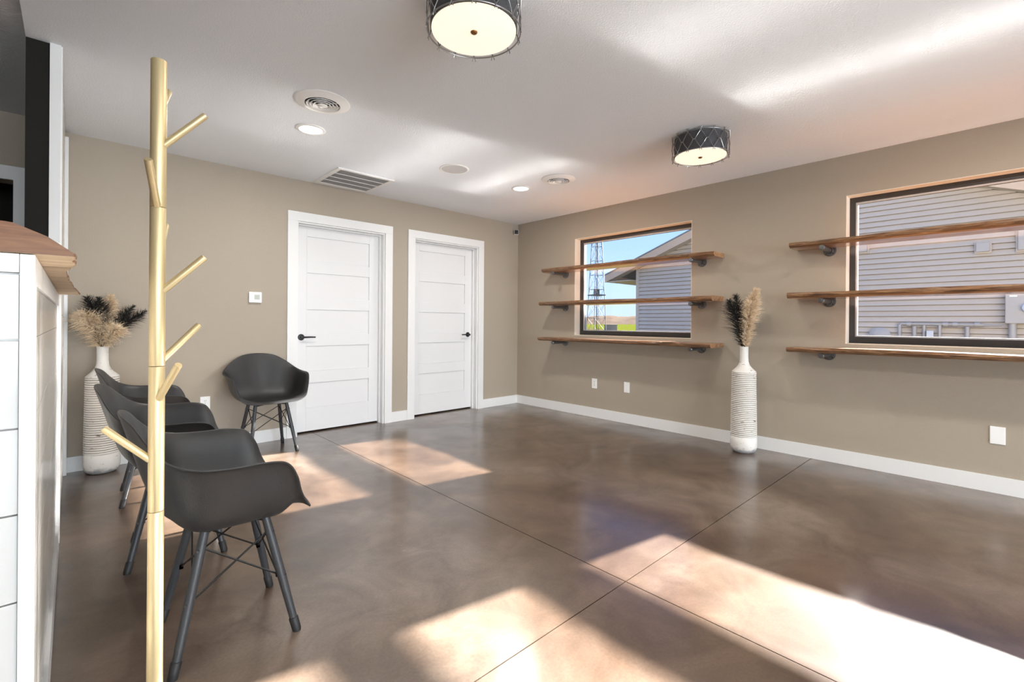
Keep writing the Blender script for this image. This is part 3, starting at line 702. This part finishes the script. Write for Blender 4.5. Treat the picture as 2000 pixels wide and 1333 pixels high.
# ------------------------------------------------------------------ small wall fixtures
def plate(name, label, cat, wall, u, z, kind):
    """a 70 x 114 mm cover plate; wall 'N' or 'E'; u is x or y"""
    root = thing(name, label, cat, (u, 0, z) if wall == 'N' else (0, u, z), 0 if wall == 'N' else -PI/2)
    MB().box(-.036, .036, -.006, 0, -.0575, .0575, .0025).build('cover_plate', M['plastic'], root)
    if kind == 'duplex':
        for s in (-1, 1):
            f = MB().box(-.0165, .0165, -.0078, -.005, s*.0195-.0135, s*.0195+.0135, .002).build('receptacle', M['plastic'], root)
            for sx in (-1, 1): MB().box(sx*.006-.0012, sx*.006+.0012, -.0083, -.0075, s*.0195-.001, s*.0195+.008).build('slot', M['slot'], f)
            MB().box(-.002, .002, -.0083, -.0075, s*.0195-.009, s*.0195-.005).build('slot', M['slot'], f)
        MB().tube([(0, -.0055, 0), (0, -.0072, 0)], .003, 10).build('screw', M['pipe'], root)
    elif kind == 'rocker':
        MB().box(-.0168, .0168, -.0085, -.005, -.0335, .0335, .002).build('insert', M['plastic'], root)
    else:
        for s in (-1, 1): MB().tube([(0, -.0055, s*.042), (0, -.0072, s*.042)], .003, 10).build('screw', M['plastic'], root)
plate('wall_outlet', 'white duplex outlet with two sockets behind the lone armchair', 'outlet', 'N', -3.633, .402, 'duplex')
plate('wall_outlet', 'small white outlet low under the tower window, closer to the room corner', 'outlet', 'E', -1.309, .395, 'duplex')
plate('wall_plate', 'plain white cover plate low under the tower window, closer to the tall vase', 'wall plate', 'E', -1.746, .395, 'rocker')
plate('wall_plate', 'plain white cover plate low under the sided-house window', 'wall plate', 'E', -4.574, .380, 'blank')
def thermostat():
    root = thing('thermostat', 'small square white thermostat with grey screen on the taupe wall', 'thermostat', (-3.26, 0, 1.309))
    MB().box(-.052, .052, -.024, 0, -.048, .048, .007).build('housing', M['plastic'], root, 40)
    MB().box(-.010, .034, -.0248, -.0235, -.020, .024, .001).build('display', M['screen'], root)
thermostat()
def seccam():
    root = thing('security_camera', 'tiny black and white security camera in the ceiling corner', 'camera', (-.055, -.02, 2.322), math.radians(-40))
    MB().box(-.030, .030, -.045, .012, -.032, .032, .006).build('housing', M['plastic'], root, 40)
    f = MB().box(-.026, .026, -.049, -.0445, -.028, .028, .002).build('face', M['slot'], root)
    l = MB().lathe([(0, .0), (.013, .0), (.013, .006), (.010, .008), (0, .005)], 20)
    for v in l.bm.verts: v.co = (v.co.x, -.049-v.co.z, v.co.y)
    l.build('lens', M['black'], f, 40)
    MB().tube([(0, .010, 0), (.006, .022, .01), (.010, .026, .012)], .007, 8).build('mount_arm', M['plastic'], root)
seccam()

# ------------------------------------------------------------------ outdoors
def build_outside():
    GZ = -.15
    g = MB().box(.25, 700, -400, 600, GZ-.3, GZ).build('ground', M['ground']); struct(g, 'dry tan and green ground outside', 'ground')
    f = MB().verts_faces([(51, 28, GZ+.01), (70, 10, GZ+.01), (420, 180, GZ+.01), (300, 300, GZ+.01), (58, 38, GZ+.01)], [(0, 1, 2, 3, 4)])
    f = MB().prism([(46.6, 29.7), (70, 5), (430, 170), (300, 262), (66, 45.5)], GZ, GZ+.02).build('field', M['field']); struct(f, 'bright green field beyond the well house', 'field')
    # wooded rise far away
    rnd = random.Random(3); vs, fs = [], []; n = 90
    for i in range(n+1):
        a = math.radians(15+50*i/n); R0 = 400
        c, s = math.cos(a), math.sin(a); h = 5.6+1.6*math.sin(i*.21+1)+.9*math.sin(i*.53)+rnd.uniform(-.35, .35)
        vs += [(R0*c, R0*s, GZ-1), (R0*c*1.12, R0*s*1.12, GZ+h*.72*1.12), (R0*c*1.28, R0*s*1.28, GZ+h*1.28), (R0*c*1.45, R0*s*1.45, GZ-1)]
        if i:
            b = i*4; fs += [(b-4+j, b-3+j, b+1+j, b+j) for j in range(3)]
    struct(MB().verts_faces(vs, fs).build('hill', M['trees'], smooth=60), 'low brown wooded rise on the horizon', 'hill')
    struct(MB().box(.2, .215, -12.0, -5.21, GZ, 2.6).box(.2, .215, -3.737, -2.475, GZ, 2.6).box(.2, .215, -1.0, .14, GZ, 2.6).box(.2, .215, -5.21, -3.737, GZ, .952).box(.2, .215, -2.475, -1.0, GZ, .952).box(.2, .215, -5.21, -3.737, 2.12, 2.6).box(.2, .215, -2.475, -1.0, 2.12, 2.6).build('wall_bounce', mat('bounce_cladding', (.52, .50, .47), .7)), 'pale outside cladding added to bounce sunlight onto the sided house', 'wall')  # unseen pale skin added to reflect sun onto the house siding
    # house with gable toward the window wall
    X = 7.46; ya, za = -1.98, 4.60; sl = .371; yl, yr = 2.80, -6.76
    root = thing('house', 'grey lap-sided neighbouring house with tan gable trim', 'house', (X, ya, GZ)); O = Vector((X, ya, GZ))
    def zroof(y): return za-sl*abs(y-ya)-.17
    MB().verts_faces([tuple(Vector(p)-O) for p in [(X+.07, yl, GZ), (X+.07, yr, GZ), (X+.07, yr, zroof(yr)), (X+.07, ya, zroof(ya)), (X+.07, yl, zroof(yl)), (X+9, yl, GZ), (X+9, yr, GZ), (X+9, yr, zroof(yr)), (X+9, ya, zroof(ya)), (X+9, yl, zroof(yl))]],
        [(0, 1, 2, 3, 4), (9, 8, 7, 6, 5), (0, 4, 9, 5), (1, 6, 7, 2), (2, 7, 8, 3), (3, 8, 9, 4), (0, 5, 6, 1)]).build('house_body', M['siding'], root)
    ex = .107; z = GZ+.25; i = 0
    while z < za-.25:
        z2 = min(z+ex, za-.18)
        l0 = min(yl-.09, ya+(za-.17-z)/sl); r0 = max(yr+.09, ya-(za-.17-z)/sl); l1 = min(yl-.09, ya+(za-.17-z2)/sl); r1 = max(yr+.09, ya-(za-.17-z2)/sl)
        P = [(X-.030, l0, z), (X-.030, r0, z), (X+.002, r1, z2-.013), (X+.002, l1, z2-.013), (X-.018, l0, z), (X-.018, r0, z), (X+.014, r1, z2-.013), (X+.014, l1, z2-.013)]
        MB().verts_faces([tuple(Vector(p)-O) for p in P], [(0, 1, 2, 3), (0, 4, 5, 1), (1, 5, 6, 2), (2, 6, 7, 3), (3, 7, 4, 0), (7, 6, 5, 4)]).build('siding_board', M['siding'], root)
        z = z2
    for y in (yl, yr):
        MB().box(-.03, .05, min(y, y-math.copysign(.09, y-ya))-O.y, max(y, y-math.copysign(.09, y-ya))-O.y, 0, zroof(y)-GZ).build('corner_board', M['siding'], root)
    oh = .86; ov = .35
    for s in (-1, 1):
        ye = ya+s*(abs((yl if s > 0 else yr)-ya)+oh); ze = za-sl*abs(ye-ya)
        def q(x0, x1, zo, th, yy0=ya, yy1=None):
            yy1 = ye if yy1 is None else yy1
            P = [(x0, yy0, za-sl*abs(yy0-ya)+zo), (x0, yy1, za-sl*abs(yy1-ya)+zo), (x0, yy1, za-sl*abs(yy1-ya)+zo-th), (x0, yy0, za-sl*abs(yy0-ya)+zo-th)]
            P += [(x1, b, c) for _, b, c in P]
            return MB().verts_faces([tuple(Vector(p)-O) for p in P], [(0, 1, 2, 3), (7, 6, 5, 4), (0, 4, 5, 1), (1, 5, 6, 2), (2, 6, 7, 3), (3, 7, 4, 0)])
        q(X-ov-.01, X+9.3, .04, .04).build('roof_plane', M['roof'], root)
        q(X-ov, X-ov+.03, 0, .20).build('rake_board', M['fascia'], root)
        q(X-ov+.03, X+.0, -.155, .02).build('soffit', M['siding'], root)
        MB().box(-ov+.03, 9.2, min(ye, ye-s*.03)-O.y, max(ye, ye-s*.03)-O.y, ze-.19-GZ, ze-GZ).build('eave_board', M['fascia'], root)
        yw = yl if s > 0 else yr
        MB().box(-ov+.03, 9.2, min(ye, yw)-O.y, max(ye, yw)-O.y, ze-.19-GZ, ze-.17-GZ).build('soffit', M['siding'], root)
    # gas service
    X2 = X-.10
    r = thing('gas_meter', 'grey gas meter pipework with round regulator against the sided house', 'gas meter', (X2, -3.4, GZ)); o = Vector((X2, -3.4, GZ))
    def T(name, pts, rad, n=10): MB().tube([Vector(p)-o for p in pts], rad, n).build(name, M['util'], r, 50)
    dsk = MB().lathe([(0, -.05), (.10, -.05), (.175, -.012), (.185, 0), (.175, .012), (.10, .05), (.04, .07), (0, .07)], 32)
    for v in dsk.bm.verts: v.co = (-v.co.z, v.co.x, v.co.y)
    dsk.build('regulator', M['util'], r, 40, loc=tuple(Vector((X2-.03, -2.83, .87))-o))
    T('pipe', [(X2, -2.98, .80), (X2, -3.12, .80)], .035); T('pipe', [(X2, -3.14, .78), (X2, -3.14, 1.10), (X2, -3.17, 1.13), (X2, -4.30, 1.11)], .030)
    T('pipe', [(X2, -4.30, 1.11), (X2, -4.52, 1.112)], .018)
    for y in (-3.36, -4.09): T('support_leg', [(X2, y, GZ), (X2, y, 1.08)], .034)
    for y in (-3.50, -3.72): T('riser_pipe', [(X2, y, .80), (X2, y, 1.10)], .026)
    for y in (-3.28, -3.80, -3.93, -4.22): T('coupling', [(X2, y-.035, 1.118), (X2, y+.035, 1.118)], .045, 12)
    MB().box(X2-.10-o.x, X2+.06-o.x, -3.74-o.y, -3.48-o.y, .50-GZ, .82-GZ, .03).build('meter_body', M['util'], r)
    MB().box(X2-.085-o.x, X2-.03-o.x, -3.64-o.y, -3.54-o.y, .86-GZ, 1.0-GZ, .008).build('index_cover', M['bead'], r)
    r = thing('electric_meter', 'grey electric meter box with round glass dial on the sided house', 'electric meter', (X-.09, -4.78, 1.14))
    MB().box(-.09, .05, -.24, .22, 0, .52, .01).build('meter_box', M['util'], r)
    d = MB().lathe([(0, .10), (.05, .098), (.085, .08), (.09, .02), (.10, .0), (0, 0)], 28)
    for v in d.bm.verts: v.co = (-.09-v.co.z, v.co.x, v.co.y)
    d.build('dial_cover', M['bead'], r, 40, loc=(0, -.06, .27))
    MB().box(-.0915, -.089, .08, .17, .46, .485).build('label_tag', M['plastic'], r)
    MB().tube([(-.02, .13, 0), (-.02, .13, -1.29)], .05, 12).build('conduit', M['util'], r, 50)
    for y, z, w, h, lab in ((-2.53, 2.60, .17, .20, 'small square grey box on house siding next to the gable centre'), (-4.28, 2.42, .17, .16, 'small square grey box on house siding at about eave height'), (-4.83, 2.40, .25, .42, 'larger grey box on house siding above the electric meter')):
        v = thing('siding_box', lab, 'vent cover', (X-.045, y, z))  # plain grey box with a flange
        MB().box(-.07, .012, -w/2, w/2, 0, h, .006).build('hood', M['util'], v); MB().box(-.012, .012, -w/2-.025, w/2+.025, -.025, h+.025, .003).build('flange', M['siding'], v)
    # lattice tower and well house
    bx, by = 46.1, 32.95
    r = thing('lattice_tower', 'dark steel lattice tower standing in the grass beyond the window', 'tower', (bx, by, GZ), math.radians(-20))
    HT = 17.0; w0, w1 = .92, .30
    def cn(i, z): w = w0+(w1-w0)*z/HT; return Vector((w*(1, 1, -1, -1)[i], w*(1, -1, -1, 1)[i], z))
    for i in range(4): MB().tube([cn(i, 0), cn(i, HT)], .045, 6).build('leg', M['steel'], r)
    nl = 9
    for l in range(nl):
        z0, z1 = HT*l/nl, HT*(l+1)/nl
        for i in range(4):
            j = (i+1) % 4
            MB().tube([cn(i, z1), cn(j, z1)], .028, 4).build('girt', M['steel'], r)
            MB().tube([cn(i, z0), cn(j, z1)], .016, 4).build('brace', M['steel'], r); MB().tube([cn(j, z0), cn(i, z1)], .016, 4).build('brace', M['steel'], r)
    MB().box(-.85, .85, -.85, .85, 4.84, 4.98).build('platform', M['steel'], r)
    MB().box(-.28, .28, -.28, .28, 4.98, 5.75).build('equipment_box', M['steel'], r)
    MB().box(-.62, .62, -.05, .05, 0, 14).build('ladder', M['steel'], r) if False else MB().tube([(.1, .1, 0), (.05, .05, 15)], .06, 5).build('riser', M['steel'], r)
    w = thing('well_house', 'low grey concrete block beside the foot of the lattice tower', 'well house', (48.5, 32.35, GZ), math.radians(-43))
    MB().box(-.75, .75, -.6, .6, 0, .95, .03).build('block', M['concrete'], w); MB().box(-.82, .82, -.67, .67, .95, 1.05, .02).build('lid', M['concrete'], w)
build_outside()
